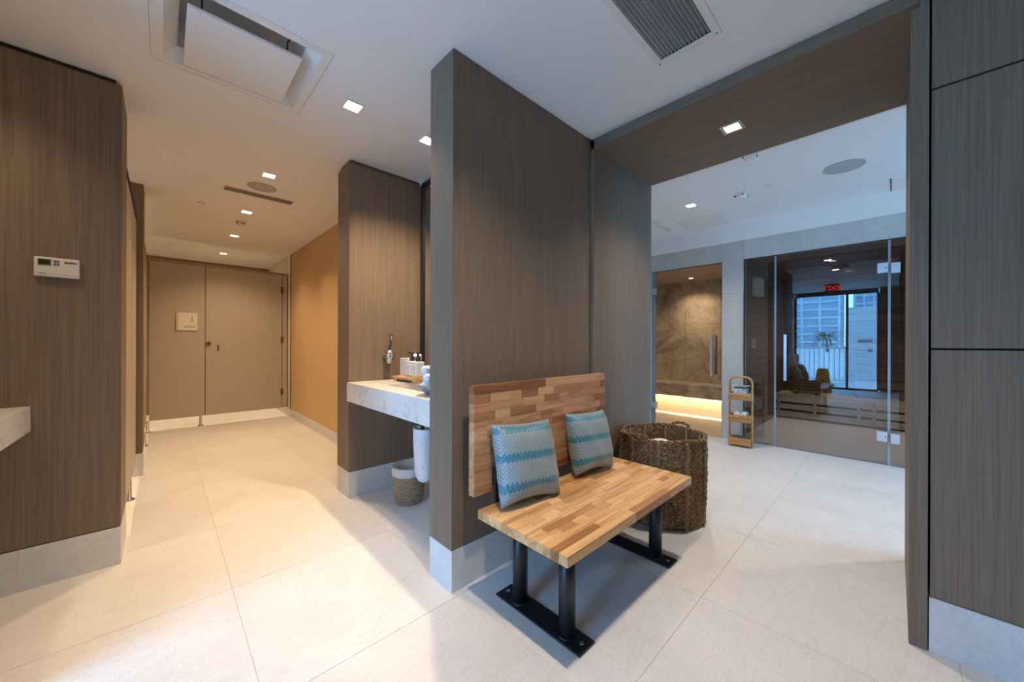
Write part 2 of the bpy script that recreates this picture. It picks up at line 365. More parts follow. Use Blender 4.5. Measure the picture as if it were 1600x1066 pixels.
# spa room
XS = 5.15
struct('wall_right', B(3.0, 5.4, -3.6, -3.5, 2.65, 2.9), PAINT)
struct('wall_spa', B(3.0, 3.06, -3.5, -.09, 0, HS), WALLPAINT)
struct('wall_spa', B(3.0, 5.15, 3.2, 3.3, 0, HS), SPASTONE)
struct('wall_spa', B(3.0, 3.06, 1.475, 3.2, 0, HS), WALLPAINT)
struct('wall_spa', B(2.99, 3.06, -.09, 1.475, 2.56, 2.9), WALLPAINT)
struct('wall_spa', B(XS, 5.3, -3.5, 3.3, 2.47, 2.9), PAINT)
ws = struct('wall_spa', B(XS + .012, 5.26, 1.30, 1.52, 0, 2.235), GROUT)
for z0, z1 in ((0, .883), (.885, 1.825), (1.827, 2.235)): obj('stone_panel', B(XS, XS + .02, 1.283, 1.522, z0, z1), SPASTONE, ws)
obj('stone_panel', B(XS, XS + .15, 2.455, 3.2, 0, 2.235), SPASTONE, ws)
hd = struct('wall_spa', B(XS + .012, 5.26, -3.5, 3.2, 2.239, 2.47), GROUT)
for y0, y1 in ((-3.5, -1.25), (-1.248, -.10), (-.098, .73), (.732, 1.283), (1.285, 1.522), (1.524, 3.2)):
    obj('stone_panel', B(XS, XS + .02, y0, y1, 2.237, 2.47), SPASTONE, hd)
struct('wall_spa', B(XS, 5.26, 1.283, 1.30, 0, 2.237), SPASTONE); struct('wall_spa', B(XS + .02, 5.26, 1.508, 1.524, 0, 2.235), SPASTONE)
struct('wall_spa', B(XS, 5.3, -3.5, -1.25, 0, 2.237), SPASTONE)

# sauna shell: separate cladding boards
sw = struct('wall_sauna', B(5.26, 8.12, 1.375, 1.42, 0, 2.4), DARK); sb = struct('wall_sauna', B(8.115, 8.16, -1.3, 1.42, 0, 2.4), DARK)
sr = struct('wall_sauna', B(5.2, 8.12, -1.34, -1.29, 0, 2.4), SAUNAW)
me1 = me2 = None
for i in range(21):
    z = .01 + i * .11
    if me1 is None:
        o = obj('plank', B(5.262, 8.1, 1.36, 1.375, z, z + .106, bev=.003), SAUNAW, sw, loc=(5.262, 1.36, z)); me1 = o.data
        o = obj('plank', B(8.1, 8.115, -1.29, 1.36, z, z + .106, bev=.003), SAUNAY, sb, loc=(8.1, -1.29, z)); me2 = o.data
    else:
        for me, l, p in ((me1, (5.262, 1.36, z), sw), (me2, (8.1, -1.29, z), sb)):
            o = bpy.data.objects.new('plank', me); C.objects.link(o); o.location = l; o.parent = p
sc_ = struct('ceiling', B(5.26, 8.15, -1.3, 1.4, 2.335, 2.38), DARK)
me1 = None
for i in range(24):
    x = 5.27 + i * .118
    if me1 is None: o = obj('plank', B(x, x + .114, -1.29, 1.36, 2.318, 2.335, bev=.003), SAUNAY, sc_, loc=(x, 0, 2.318)); me1 = o.data
    else: o = bpy.data.objects.new('plank', me1); C.objects.link(o); o.location = (x, 0, 2.318); o.parent = sc_
# steam room shell: marble slabs
st = struct('wall_steam', B(6.92, 7.0, 1.42, 3.25, 0, 2.4), DARK)
for y0, y1 in ((1.50, 2.06), (2.064, 2.64), (2.644, 3.2)):
    for z0, z1 in ((.0, .92), (.923, 1.55), (1.553, 2.32)): obj('slab', B(6.9, 6.92, y0, y1, z0, z1), MARB_STEAM, st)
struct('wall_steam', B(5.26, 6.92, 1.425, 1.50, 0, 2.4), MARB_STEAM); struct('wall_steam', B(5.2, 6.92, 3.2, 3.25, 0, 2.4), MARB_STEAM)
struct('ceiling', B(5.26, 6.95, 1.46, 3.22, 2.32, 2.36), mat('steam_ceiling', (.50, .40, .30), .5))

# windows behind the camera (seen reflected in the sauna glass) -----------------
FR = mat('dark_window_frame', (.03, .028, .026), .4)
def window(n, y0, y1, muls, x=-2.68):
    w_ = struct('window_%d' % n, B(x, x + .06, y0, y1, 2.50, HC), FR)
    struct('window_frame', B(x, x + .06, y0, y1, 0, .05), FR, w_)
    e = [y0] + muls + [y1]
    for q in e: struct('window_frame', B(x, x + .06, q - .025, q + .025, .05, 2.5), FR, w_)
    for a, b in zip(e, e[1:]): struct('pane', B(x + .025, x + .032, a + .025, b - .025, .05, 2.5), GL_WIN, w_)
window(1, .29, 1.95, [.87])
struct('wall_left', B(-2.7, -2.6, -2.6, .265, 0, HC), TAUPE)
struct('wall_right', B(3.06, 4.05, -3.56, -3.5, 0, 2.6), WALLPAINT)
wn = struct('window_3', B(3.06, 5.15, -3.56, -3.5, 2.60, 2.65), FR)
for q in (4.08, 5.12): struct('window_frame', B(q - .03, q + .03, -3.56, -3.5, 0, 2.6), FR, wn)
for a, b in ((4.11, 5.09),): struct('pane', B(a, b, -3.535, -3.528, 0, 2.6), GL_WIN, wn)

# ------------------------------------------------------------------ bench
bench = thing('bench', 'beech butcher-block bench with black steel pipe legs against the brown wall', 'bench', (1.61, 1.055, 0))
def staves(parent, m, x0, x1, a0, a1, rows, plane, t0, t1, rnd):
    rr = random.Random(rnd); cache = {}; h = (a1 - a0) / rows
    for r_ in range(rows):
        x = x0; lens = []
        while x < x1 - 1e-4:
            ln = rr.choice((.08, .10, .13, .16, .19, .23, .28))
            if r_ in (0, rows - 1): ln = rr.choice((.23, .36, .5))
            if x + ln > x1 - .05: ln = x1 - x
            ln = round(ln, 4); key = ln
            if key not in cache:
                bm = bmesh.new()
                if plane == 'top': box(bm, .0002, ln - .0002, .0002, h - .0002, 0, t1 - t0, bev=.0007)
                else: box(bm, .0002, ln - .0002, 0, t1 - t0, .0002, h - .0002, bev=.0007)
                me = bpy.data.meshes.new('stave'); bm.to_mesh(me); bm.free(); me.materials.append(m); cache[key] = me
            o = bpy.data.objects.new('stave', cache[key]); C.objects.link(o); o.parent = parent
            wl = Vector((x, a0 + r_ * h, t0)) if plane == 'top' else Vector((x, t0, a0 + r_ * h))
            o.location = wl - wloc(parent); x += ln
ZS = .44
seat = obj('seat', B(1.045, 2.18, .805, 1.305, .398, .4015), BUTCORE, bench, 'thick seat slab of glued beech staves')
staves(seat, BUTCHER, 1.04, 2.185, .80, 1.31, 13, 'top', .4, ZS, 11)
bk = obj('backrest', B(1.046, 2.134, 1.3785, 1.3815, .49, .995), BUTCORE, bench, 'upright beech backrest board')
staves(bk, BACKM, 1.041, 2.139, .485, 1.0, 12, 'side', 1.34, 1.38, 5)
for x in (1.2, 2.0):
    pl = obj('floor_plate', B(x - .05, x + .055, .825, 1.31, 0, .009, bev=.003), BLACK, bench)
    for y in (.855, 1.28): obj('bolt', CY((x + .005, y, .0105), .009, .004, seg=12), STEEL, pl)
    for y in (.925, 1.195):
        lg = obj('leg', CY((x, y, .2), .034, .385, seg=32), BLACK, bench)
        bm = bmesh.new(); tube(bm, [(x + .037 * math.cos(a * .3927), y + .037 * math.sin(a * .3927), .012 + .002 * math.sin(a * 3.3)) for a in range(16)], .0045, 6, closed=True); obj('weld_bead', bm, BLACK, lg)
    bm = bmesh.new(); box(bm, x - .05, x + .05, .85, 1.32, .388, .398, bev=.002); obj('seat_bracket', bm, BLACK, bench)
    bm = bmesh.new(); box(bm, x - .05, x + .05, 1.312, 1.32, .39, .60); box(bm, x - .05, x + .05, 1.32, 1.339, .52, .60); obj('back_bracket', bm, BLACK, bench)
obj('cross_rail', B(1.25, 1.95, 1.02, 1.10, .385, .397), BLACK, bench)

# cushions
def cushion(c, size, tilt, yaw, label, seed, roll=0):
    rr = random.Random(seed); n = 36; S = size / 2; me = bpy.data.meshes.new('cushion'); bm = bmesh.new(); uvl = bm.loops.layers.uv.new('uv')
    grid = {}
    for side in (1, -1):
        for i in range(n + 1):
            for k in range(n + 1):
                if side == -1 and (i in (0, n) or k in (0, n)): grid[(side, i, k)] = grid[(1, i, k)]; continue
                u_, v_ = i / n * 2 - 1, k / n * 2 - 1
                pin = 1 - .055 * (1 - v_ * v_) * abs(u_) ** 2; piv = 1 - .06 * (1 - u_ * u_) * abs(v_) ** 2
                th = .072 * ((1 - u_ ** 4) * (1 - v_ ** 4)) ** .62
                wr_ = .0035 * math.sin(7 * u_ + 5 * v_ + seed) * (1 - u_ * u_) + .005 * math.sin(16 * v_ + 3 * u_) * max(0, abs(u_) - .55)
                y = -side * th - wr_ * (1 if th > .004 else 0)
                z_ = v_ * S * piv
                if v_ < -.6: z_ += .006 * math.cos(u_ * 2.4)
                grid[(side, i, k)] = bm.verts.new((u_ * S * pin, y, z_ + S))
    for side in (1, -1):
        for i in range(n):
            for k in range(n):
                q = [(i, k), (i + 1, k), (i + 1, k + 1), (i, k + 1)]
                if side == -1: q = q[::-1]
                try: f = bm.faces.new([grid[(side, a, b)] for a, b in q])
                except ValueError: continue
                f.smooth = True
                for lp, (a, b) in zip(f.loops, q): lp[uvl].uv = (a / n * size / .4, b / n)
    bmesh.ops.recalc_face_normals(bm, faces=bm.faces[:])
    bm.to_mesh(me); bm.free(); me.materials.append(CUSH)
    o = bpy.data.objects.new('cushion', me); C.objects.link(o)
    o.matrix_world = Matrix.Translation(c) @ Matrix.Rotation(yaw, 4, 'Z') @ Matrix.Rotation(tilt, 4, 'X') @ Matrix.Rotation(roll, 4, 'Y')
    tag(o, label, 'cushion', 'zigzag cushions on the bench'); return o
cushion((1.275, 1.19, .452), .37, R(-17), R(-6), 'blue and grey zigzag cushion at the left end of the bench', 1, R(3))
cushion((1.835, 1.215, .452), .345, R(-14), R(-5), 'blue and grey zigzag cushion at the right end, nearer the basket', 4, R(2))

# ------------------------------------------------------------------ big seagrass basket
bx, by = 2.56, 1.135
bas = thing('laundry_basket', 'large round brown seagrass basket standing in the doorway behind the bench', 'basket', (bx, by, 0))
def weave(bm, c, prof, seg, rows, amp, ell=(1, 1), lump=0):
    rings = []
    for r_ in range(rows + 1):
        t = r_ / rows; rad = prof(t)
        ring = []
        for i in range(seg):
            a = 2 * math.pi * i / seg
            d = amp * math.sin(i * math.pi / 2 + (r_ // 4) * math.pi) * abs(math.sin(r_ * math.pi / 4)) + .4 * amp * abs(math.sin(r_ * math.pi / 4)) + lump * math.sin(3 * a + 4 * t)
            ring.append(bm.verts.new((c[0] + (rad[0] + d) * ell[0] * math.cos(a), c[1] + (rad[0] + d) * ell[1] * math.sin(a), c[2] + rad[1])))
        rings.append(ring)
    for a, b in zip(rings, rings[1:]):
        for i in range(seg): f = bm.faces.new((a[i], a[(i + 1) % seg], b[(i + 1) % seg], b[i])); f.smooth = True
    return bm
HBK = .565; RB = .272
def rb(t): return (RB - .012 * (1 - t) + .006 * math.sin(t * math.pi), HBK * t + .002)
obj('woven_wall', weave(bmesh.new(), (bx, by, 0), rb, 240, 152, .0065, lump=.004), SEA, bas)
obj('inner_wall', weave(bmesh.new(), (bx, by, 0), lambda t: (rb(t)[0] - .018, rb(t)[1]), 200, 100, .003, lump=.004), SEA, bas)
obj('base', CY((bx, by, .012), RB - .02, .02, seg=48), SEA, bas)
def rope(pts, r, m, nm, closed=False):
    """two-strand twisted cord along points"""
    bm = bmesh.new(); pts = [Vector(p) for p in pts]; n = len(pts)
    for s in (0, math.pi):
        q = []
        for i, p in enumerate(pts):
            t = (pts[(i + 1) % n] - pts[(i - 1) % n]) if closed or 0 < i < n - 1 else (pts[min(i + 1, n - 1)] - pts[max(i - 1, 0)])
            t.normalize(); ref = Vector((.3, .5, .81)); x = ref.cross(t).normalized(); y = t.cross(x); a = i * .75 + s
            q.append(p + (x * math.cos(a) + y * math.sin(a)) * r * .55)
        tube(bm, q, r * .62, 6, closed=closed)
    return obj(nm, bm, m, bas)
rope([(bx + (RB - .005) * math.cos(a), by + (RB - .005) * math.sin(a), HBK + .004 + .005 * math.sin(5 * a)) for a in [i * 2 * math.pi / 168 for i in range(168)]], .013, SEA, 'rim', True)
for q in range(10):
    a = q * 2 * math.pi / 10 + .33
    rope([(bx + (rb(i / 60)[0] + .010) * math.cos(a + .012 * math.sin(i * .4)), by + (rb(i / 60)[0] + .010) * math.sin(a + .012 * math.sin(i * .4)), HBK * i / 60 + .006) for i in range(61)], .0125, SEAD, 'rib')
    bm = bmesh.new(); tube(bm, [(bx + (RB - .026) * math.cos(a), by + (RB - .026) * math.sin(a), z) for z in (.2, .4, HBK)], .006, 6); obj('inner_rib', bm, SEAD, bas)
for a0, rr_ in ((R(-2), .055), (R(172), .055)):
    pts = []
    for i in range(34):
        tt = i / 33 * math.pi * 2 * .95; pts.append((bx + (RB - .004 + .03 * abs(math.sin(tt / 2))) * math.cos(a0 + .19 * math.cos(tt)), by + (RB - .004 + .03 * abs(math.sin(tt / 2))) * math.sin(a0 + .19 * math.cos(tt)), HBK + .012 + .022 * math.sin(tt)))
    rope(pts, .010, SEA, 'handle')
bm = bmesh.new(); bmesh.ops.create_icosphere(bm, subdivisions=4, radius=1, matrix=Matrix.Translation((bx - .02, by - .01, .455)) @ Matrix.Diagonal((.19, .19, .055, 1)))
for vv in bm.verts: vv.co.z += .012 * math.sin(31 * vv.co.x + 3) * math.cos(27 * vv.co.y)
for f in bm.faces: f.smooth = True
tag(obj('towel', bm, TOWEL), 'crumpled white towel lying inside the big seagrass basket', 'towel')

# ------------------------------------------------------------------ right basin counter
ct = thing('vanity_counter', 'thick white marble basin counter between the brown walls', 'counter', (1.02, 2.28, .75))
BX0, BX1, BY0, BY1 = 1.17, 1.50, 1.98, 2.52
bm = slab_holes(1.02, 1.648, 1.662, 2.890, .752, .895, [(BX0, BX1, BY0, BY1)]); bmesh.ops.remove_doubles(bm, verts=bm.verts[:], dist=1e-5)
obj('counter_slab', bm, MARB_TOP, ct)
bm = bmesh.new(); box(bm, BX0, BX1, BY0, BY1, .756, .77); box(bm, BX0, BX0 + .008, BY0, BY1, .77, .885); box(bm, BX1 - .008, BX1, BY0, BY1, .77, .885); box(bm, BX0, BX1, BY0, BY0 + .008, .77, .885); box(bm, BX0, BX1, BY1 - .008, BY1, .77, .885)
obj('basin', bm, mat('basin_ceramic', (.80, .77, .70), .2), ct)
obj('tail_pipe', CY((1.34, 2.318, .66), .018, .19), CHROME, ct)
# trap cover: a hanging white shell
pc = bmesh.new(); rings = []
for i in range(22):
    t = i / 21; z = .595 - t * .39
    k = 1.0 if t < .74 else math.sqrt(max(0, 1 - ((t - .74) / .26) ** 2))
    rings.append([pc.verts.new((1.34 + (.060 + .006 * math.sin(t * 5)) * k * math.cos(a), 2.318 + (.078 + .007 * math.cos(t * 6)) * k * math.sin(a) - .012 * math.sin(t * 2.2), z)) for a in [m_ * 2 * math.pi / 28 for m_ in range(28)]])
for a, b in zip(rings, rings[1:]):
    for i in range(28): f = pc.faces.new((a[i], b[i], b[(i + 1) % 28], a[(i + 1) % 28])); f.smooth = True
tcv = obj('pipe_cover', pc, PVC, ct, 'white plastic trap cover')
for z in (.50, .34): obj('screw_cap', CY((1.30, 2.256, z), .009, .012, 'x', 12), PVC, tcv)

# wall mirror with black frame
mr = thing('wall_mirror', 'tall wall mirror in a black frame above the basin counter', 'mirror', (1.64, 2.2, .93))
bm = bmesh.new()
for a in ((1.74, 2.84, 2.545, 2.575), (1.74, 2.84, .93, .96)): box(bm, 1.615, 1.648, *a, bev=.002)
for y in (1.74, 2.815): box(bm, 1.615, 1.648, y, y + .025, .93, 2.575, bev=.002)
obj('frame', bm, BLACK, mr); obj('mirror_glass', B(1.632, 1.645, 1.765, 2.815, .96, 2.545), MIRROR, mr)

# chrome holder on the fin
ch = thing('brush_holder', 'chrome wall cup holding a black-handled brush beside the basin', 'holder', (1.335, 2.892, 1.03))
obj('wall_bracket', cyl(CY((1.325, 2.882, 1.09), .026, .018, 'y'), (1.33, 2.868, 1.09), .008, .03, 'y'), CHROME, ch)
obj('cup', L([(.0, 0), (.026, 0), (.029, .11), (.027, .11), (.024, .008), (0, .008)], c=(1.335, 2.838, 1.03)), CHROME, ch)
bm = bmesh.new(); tube(bm, [(1.335, 2.838, 1.05), (1.342, 2.838, 1.14), (1.352, 2.838, 1.265)], [.004, .006, .0105], 8); obj('handle', bm, BLACKP, ch)

# amenities on the counter
tr = thing('wooden_tray', 'small raised wooden tray under the soap bottles on the marble counter', 'tray', (1.40, 2.60, .895))
obj('tray_top', B(1.33, 1.46, 2.40, 2.78, .918, .934, bev=.002), TRAYW, tr)
for y in (2.44, 2.72): obj('foot', B(1.34, 1.45, y, y + .03, .895, .918), TRAYW, tr)
def bottle(x, y, label):
    t = thing('soap_bottle', label, 'bottle', (x, y, .934), 'pump bottles on the wooden tray')
    s = .035
    bm = bmesh.new(); box(bm, x - s, x + s, y - s, y + s, .934, 1.06, bev=.006); obj('body', bm, mat('frosted_bottle', (.82, .76, .66), .25), t)
    obj('liquid', B(x - s - .0006, x + s + .0006, y - s - .0006, y + s + .0006, .938, .957, bev=.004), AMBER, t, 'amber liquid showing at the bottom')
    obj('paper_label', B(x - s - .001, x - s, y - .026, y + .026, .962, 1.045), LABELM, t)
    for zz, w_ in ((1.018, .018), (1.005, .024), (.982, .014)): obj('print', B(x - s - .0014, x - s - .001, y - w_, y + w_, zz, zz + .003), KEYG, t)
    pu = obj('pump', L([(.0, 0), (.019, 0), (.019, .026), (.010, .034), (.008, .055), (.017, .058), (.017, .070), (0, .070)], c=(x, y, 1.06)), BLACKP, t)
    bm = bmesh.new(); box(bm, x - .038, x, y - .006, y + .006, 1.118, 1.128, bev=.002); obj('nozzle', bm, BLACKP, pu)
bottle(1.385, 2.555, 'square pump bottle with black pump, left of the two on the tray')
bottle(1.37, 2.44, 'square pump bottle with black pump, right of the two on the tray')
bxo = obj('tissue_box', B(1.40, 1.50, 2.655, 2.785, .934, 1.075, bev=.003), BOXM); tag(bxo, 'cream ribbed box standing behind the left pump bottle', 'box')
for q in range(6): obj('ridge', B(1.3985, 1.4005, 2.66, 2.78, .945 + q * .021, .953 + q * .021), LABELM, bxo)
bm = bmesh.new(); bmesh.ops.create_icosphere(bm, subdivisions=3, radius=1, matrix=Matrix.Translation((1.45, 2.60, 1.09)) @ Matrix.Diagonal((.03, .07, .028, 1)))
for vv in bm.verts: vv.co.z += .009 * math.sin(80 * vv.co.y); vv.co.x += .006 * math.cos(60 * vv.co.z)
tag(obj('wash_cloth', bm, TOWEL), 'small white cloth between the two pump bottles and the box', 'cloth')
obj_b = L([(0, 0), (.035, 0), (.045, .006), (.082, .038), (.098, .062), (.094, .062), (.076, .040), (.04, .012), (0, .010)], c=(1.15, 1.865, .895), seg=36)
tag(obj('stone_bowl', obj_b, BOWL), 'grey stone bowl at the near end of the basin counter', 'bowl')
for k, (y, z, r_) in enumerate(((1.885, .945, .030), (1.862, .993, .028), (1.885, 1.038, .026))):
    bm = bmesh.new(); lathe(bm, [(0, 0), (r_ * .8, 0), (r_, .012), (r_, .12), (r_ * .8, .132), (0, .132)], seg=20)
    bmesh.ops.rotate(bm, verts=bm.verts[:], cent=(0, 0, 0), matrix=Matrix.Rotation(R(90), 3, 'Y')); bmesh.ops.translate(bm, vec=(1.09, y, z), verts=bm.verts[:])
    for vv in bm.verts: vv.co.z += .002 * math.sin(70 * vv.co.x)
    tag(obj('rolled_towel', bm, TOWEL), ['rolled white hand towel at the bottom of the stone bowl', 'rolled white hand towel in the middle of the bowl stack', 'rolled white hand towel on top of the bowl stack'][k], 'towel', 'rolled towels in the stone bowl')

# waste bin
wb = thing('waste_bin', 'round woven grey-brown waste bin under the basin counter', 'bin', (1.36, 2.545, 0))
obj('woven_wall', weave(bmesh.new(), (1.36, 2.545, 0), lambda t: (.102 + .022 * t, .27 * t + .003), 120, 96, .0022), RATTAN, wb)
obj('base', CY((1.36, 2.545, .01), .1, .014, seg=32), RATTAN, wb)
bm = bmesh.new(); lathe(bm, [(.1285 + .002 * math.sin(i * 1.7), .213 + i * .0075) for i in range(9)] + [(.118, .277), (.108, .22), (.090, .05), (0, .03)], c=(1.36, 2.545, 0), seg=40)
for vv in bm.verts: a = math.atan2(vv.co.y - 2.545, vv.co.x - 1.36); vv.co.x += .002 * math.sin(9 * a) * math.cos(a); vv.co.y += .002 * math.sin(9 * a) * math.sin(a)
obj('bin_liner', bm, LINER, wb)
# left counter
lc = thing('vanity_counter', 'white stone counter end against the thermostat wall at far left', 'counter', (-.46, 2.5, .765))
bm = slab_holes(-1.098, -.46, 2.172, 2.890, .765, .885, [(-.95, -.6, 2.3, 2.75)]); bmesh.ops.remove_doubles(bm, verts=bm.verts[:], dist=1e-5)
obj('counter_slab', bm, MARB_TOP, lc); obj('basin', B(-.955, -.595, 2.295, 2.755, .767, .78), WHITE, lc)

# thermostat
th = thing('thermostat', 'ivory wall thermostat with small grey screen on the dark left wall', 'thermostat', (-.377, 2.892, 1.565))
obj('body', B(-.449, -.306, 2.868, 2.892, 1.518, 1.613, bev=.005), PLASTIC, th)
obj('screen', B(-.437, -.395, 2.8665, 2.869, 1.571, 1.603), mat('lcd_bezel', (.22, .22, .18), .4), th)
obj('display', B(-.434, -.399, 2.8655, 2.8668, 1.5765, 1.599), SCREEN, th)
for q in range(2):
    for z in (1.573, 1.588): obj('button', B(-.388 + q * .010, -.380 + q * .010, 2.866, 2.869, z, z + .012, bev=.001), KEYG, th)
text('logo_text', 'DAIKIN', .0115, BLACKP, th, (-.3325, 2.8675, 1.592), (R(90), 0, 0), bold=.0003)
bm = bmesh.new(); prism(bm, [(-.353, 1.588), (-.346, 1.588), (-.353, 1.597)], 'y', 2.8668, 2.868); obj('logo_mark', bm, BLACKP, th)
obj('groove', B(-.447, -.308, 2.8672, 2.8685, 1.5295, 1.5305), KEYG, th)
for q in range(2): obj('indicator', CY((-.428 + q * .011, 2.8675, 1.533), .0022, .003, 'y', 10), BLACKP, th)

# ------------------------------------------------------------------ stalls and end partition
def foot(x, y, parent, h=.15):
    obj('foot', L([(0, 0), (.032, 0), (.032, .008), (.014, .016), (.012, h), (0, h)], c=(x, y, 0), seg=16), mat('foot_steel', (.30, .27, .23), .35, 1), parent)
s1 = thing('stall_front', 'beige toilet stall front just behind the thermostat wall', 'partition', (-.21, 3.96, 0))
obj('panel', B(-.190, -.168, 3.275, 3.985, .155, 2.265), LAMIN, s1); obj('door', B(-.190, -.168, 4.0, 4.65, .155, 2.265), LAMIN, s1); foot(-.178, 4.0, s1, .16); obj('top_rail', B(-.195, -.163, 3.275, 4.65, 2.265, 2.30), DARK, s1); obj('backing', B(-.194, -.1905, 3.975, 4.01, .155, 2.265), DARK, s1)
s2 = thing('stall_front', 'beige toilet stall front beyond the second brown fin', 'partition', (-.15, 5.9, 0))
obj('panel', B(-.17, -.148, 5.01, 5.93, .14, 2.28), LAMIN, s2); obj('door', B(-.17, -.148, 5.945, 6.86, .14, 2.28), LAMIN, s2); foot(-.145, 5.94, s2); foot(-.135, 6.80, s2)
obj('top_gap', B(-.175, -.145, 5.01, 6.86, 2.28, 2.30), DARK, s2)
ep = thing('end_partition', 'beige partition with a door closing the far end of the corridor', 'partition', (.68, 6.88, 0))
obj('fixed_panel', B(-.125, .446, 6.87, 6.89, .139, 2.28), LAMIN, ep)
dr = obj('door', B(.454, 1.400, 6.87, 6.89, .139, 2.28), LAMIN, ep); obj('post', B(1.408, 1.475, 6.865, 6.895, .139, 2.28), LAMIN, ep)
obj('top_rail', B(-.14, 1.487, 6.86, 6.90, 2.28, 2.315), mat('gold_rail', (.36, .25, .13), .4, .3), ep)
obj('edge_stile', B(1.476, 1.486, 6.862, 6.898, .139, 2.28), mat('brown_stile', (.16, .10, .05), .5), ep)
obj('trim_strip', B(1.488, 1.5, 6.72, 6.9, .12, 2.61), WALLPAINT, ep)
obj('backing', B(.44, .46, 6.891, 6.899, .139, 2.28), DARK, ep); obj('backing', B(1.395, 1.412, 6.896, 6.9, .139, 2.28), DARK, ep)
for z in (2.04, 1.235, .40): obj('hinge', B(1.385, 1.425, 6.855, 6.869, z - .05, z + .05, bev=.003), BRASS, dr)
obj('knob', cyl(CY((.487, 6.862, 1.175), .028, .012, 'y'), (.487, 6.848, 1.175), .014, .02, 'y'), BRASS, dr, 'round brass latch knob')
obj('pull_plate', B(.585, .603, 6.862, 6.869, 1.07, 1.15), BRASS, dr); foot(.40, 6.87, ep); 
sg = thing('restroom_sign', 'square pale restroom sign on the far partition', 'sign', (.25, 6.87, 1.48))
obj('plate', B(.139, .362, 6.855, 6.869, 1.36, 1.606, bev=.002), mat('sign_beige', (.74, .67, .57), .5), sg)
obj('band', B(.139, .165, 6.850, 6.855, 1.36, 1.606), mat('sign_band', (.60, .52, .42), .5), sg)
SI = mat('sign_ink', (.16, .11, .07), .6); SIF = mat('sign_faint', (.48, .40, .31), .6)
text('small_lettering', "WOMEN'S", .022, SIF, sg, (.300, 6.8545, 1.436), (R(90), 0, 0)); text('bold_lettering', 'RESTROOM', .024, SI, sg, (.280, 6.8545, 1.408), (R(90), 0, 0), bold=.0005)
bm = bmesh.new(); cyl(bm, (.305, 6.854, 1.567), .009, .002, 'y', 14); prism(bm, [(.290, 1.475), (.320, 1.475), (.309, 1.552), (.301, 1.552)], 'y', 6.8535, 6.855); obj('figure_symbol', bm, SIF, sg)

# ------------------------------------------------------------------ steam room contents
sdoor = thing('steam_door', 'clear glass steam room door with steel handle, glowing amber behind', 'glass door', (XS + .03, 1.98, 0))
obj('pane', B(XS + .022, XS + .032, 1.530, 2.448, .012, 2.228), GL_STEAM, sdoor)
obj('pane_edge', B(XS + .018, XS + .036, 2.40, 2.452, .012, 2.228), GL_EDGE, sdoor); obj('top_seal', B(XS + .02, XS + .036, 1.525, 2.45, 2.2275, 2.234), BLACKP, sdoor)
obj('side_seal', B(XS + .02, XS + .036, 1.5245, 1.5305, .012, 2.2275), BLACKP, sdoor); obj('bottom_seal', B(XS + .02, XS + .036, 1.53, 2.45, .003, .0125), STEEL, sdoor)
for z in (1.95, .31): obj('hinge', B(XS - .006, XS + .05, 2.375, 2.452, z - .045, z + .045, bev=.003), STEEL, sdoor)
def pull(y, z0, z1, parent, x=XS - .035):
    bm = bmesh.new(); box(bm, x - .011, x + .011, y - .014, y + .014, z0, z1, bev=.002)
    for z in (z0 + .06, z1 - .06): cyl(bm, ((x + XS + .025) / 2, y, z), .008, XS + .02 - x, 'x', 12)
    obj('handle', bm, STEEL, parent)
pull(1.635, .78, 1.317, sdoor); 
obj('inner_handle', B(XS + .06, XS + .08, 1.60, 1.622, .80, 1.30), mat('dark_handle', (.12, .11, .10), .4), sdoor)
sbn = thing('steam_bench', 'marble bench along the back of the steam room with a glowing lip', 'bench', (6.6, 2.35, 0))
obj('seat_slab', B(6.28, 6.898, 1.502, 3.198, .46, .51), MARB_STEAM, sbn); obj('fascia', B(6.29, 6.32, 1.502, 3.198, .31, .46), MARB_STEAM, sbn)
obj('base', B(6.45, 6.898, 1.502, 3.198, .0, .46), mat('bench_base', (.6, .52, .42), .4), sbn); obj('light_strip', B(6.335, 6.36, 1.51, 3.19, .435, .452), LED, sbn, 'glowing amber light strip')
def lamp(parent, name, loc, power, col, ang=105, blend=.55, rad=.035, rot=(0, 0, 0)):
    l = bpy.data.lights.new(name, 'SPOT'); l.energy = power; l.color = col; l.spot_size = R(ang); l.spot_blend = blend; l.shadow_soft_size = rad
    o = bpy.data.objects.new(name, l); C.objects.link(o); o.parent = parent; o.location = Vector(loc) - wloc(parent); o.rotation_euler = rot; return o
def downlight(x, y, z, label, group, power, col, lens, s=.042, frame=.010, m=None, ang=128, blend=1.0):
    t = thing('downlight', label, 'ceiling light', (x, y, z), group)
    bm = slab_holes(x - s - frame, x + s + frame, y - s - frame, y + s + frame, z - .004, z, [(x - s, x + s, y - s, y + s)])
    obj('trim_ring', bm, m or WHITE, t); obj('lens', B(x - s, x + s, y - s, y + s, z - .0022, z - .0004), lens, t)
    if power: lamp(t, 'bulb', (x, y, z - .012), power, col, ang, blend)
    return t
downlight(6.55, 2.42, 2.32, 'small bright downlight on the steam room ceiling', None, 52, (1, .74, .48), LENS_W, .03, .012, STEEL)
spj = thing('steam_nozzle', 'small dark ceiling fitting left of the steam room light', 'fitting', (6.1, 2.62, 2.32)); obj('body', CY((6.1, 2.62, 2.312), .018, .016), STEEL, spj)

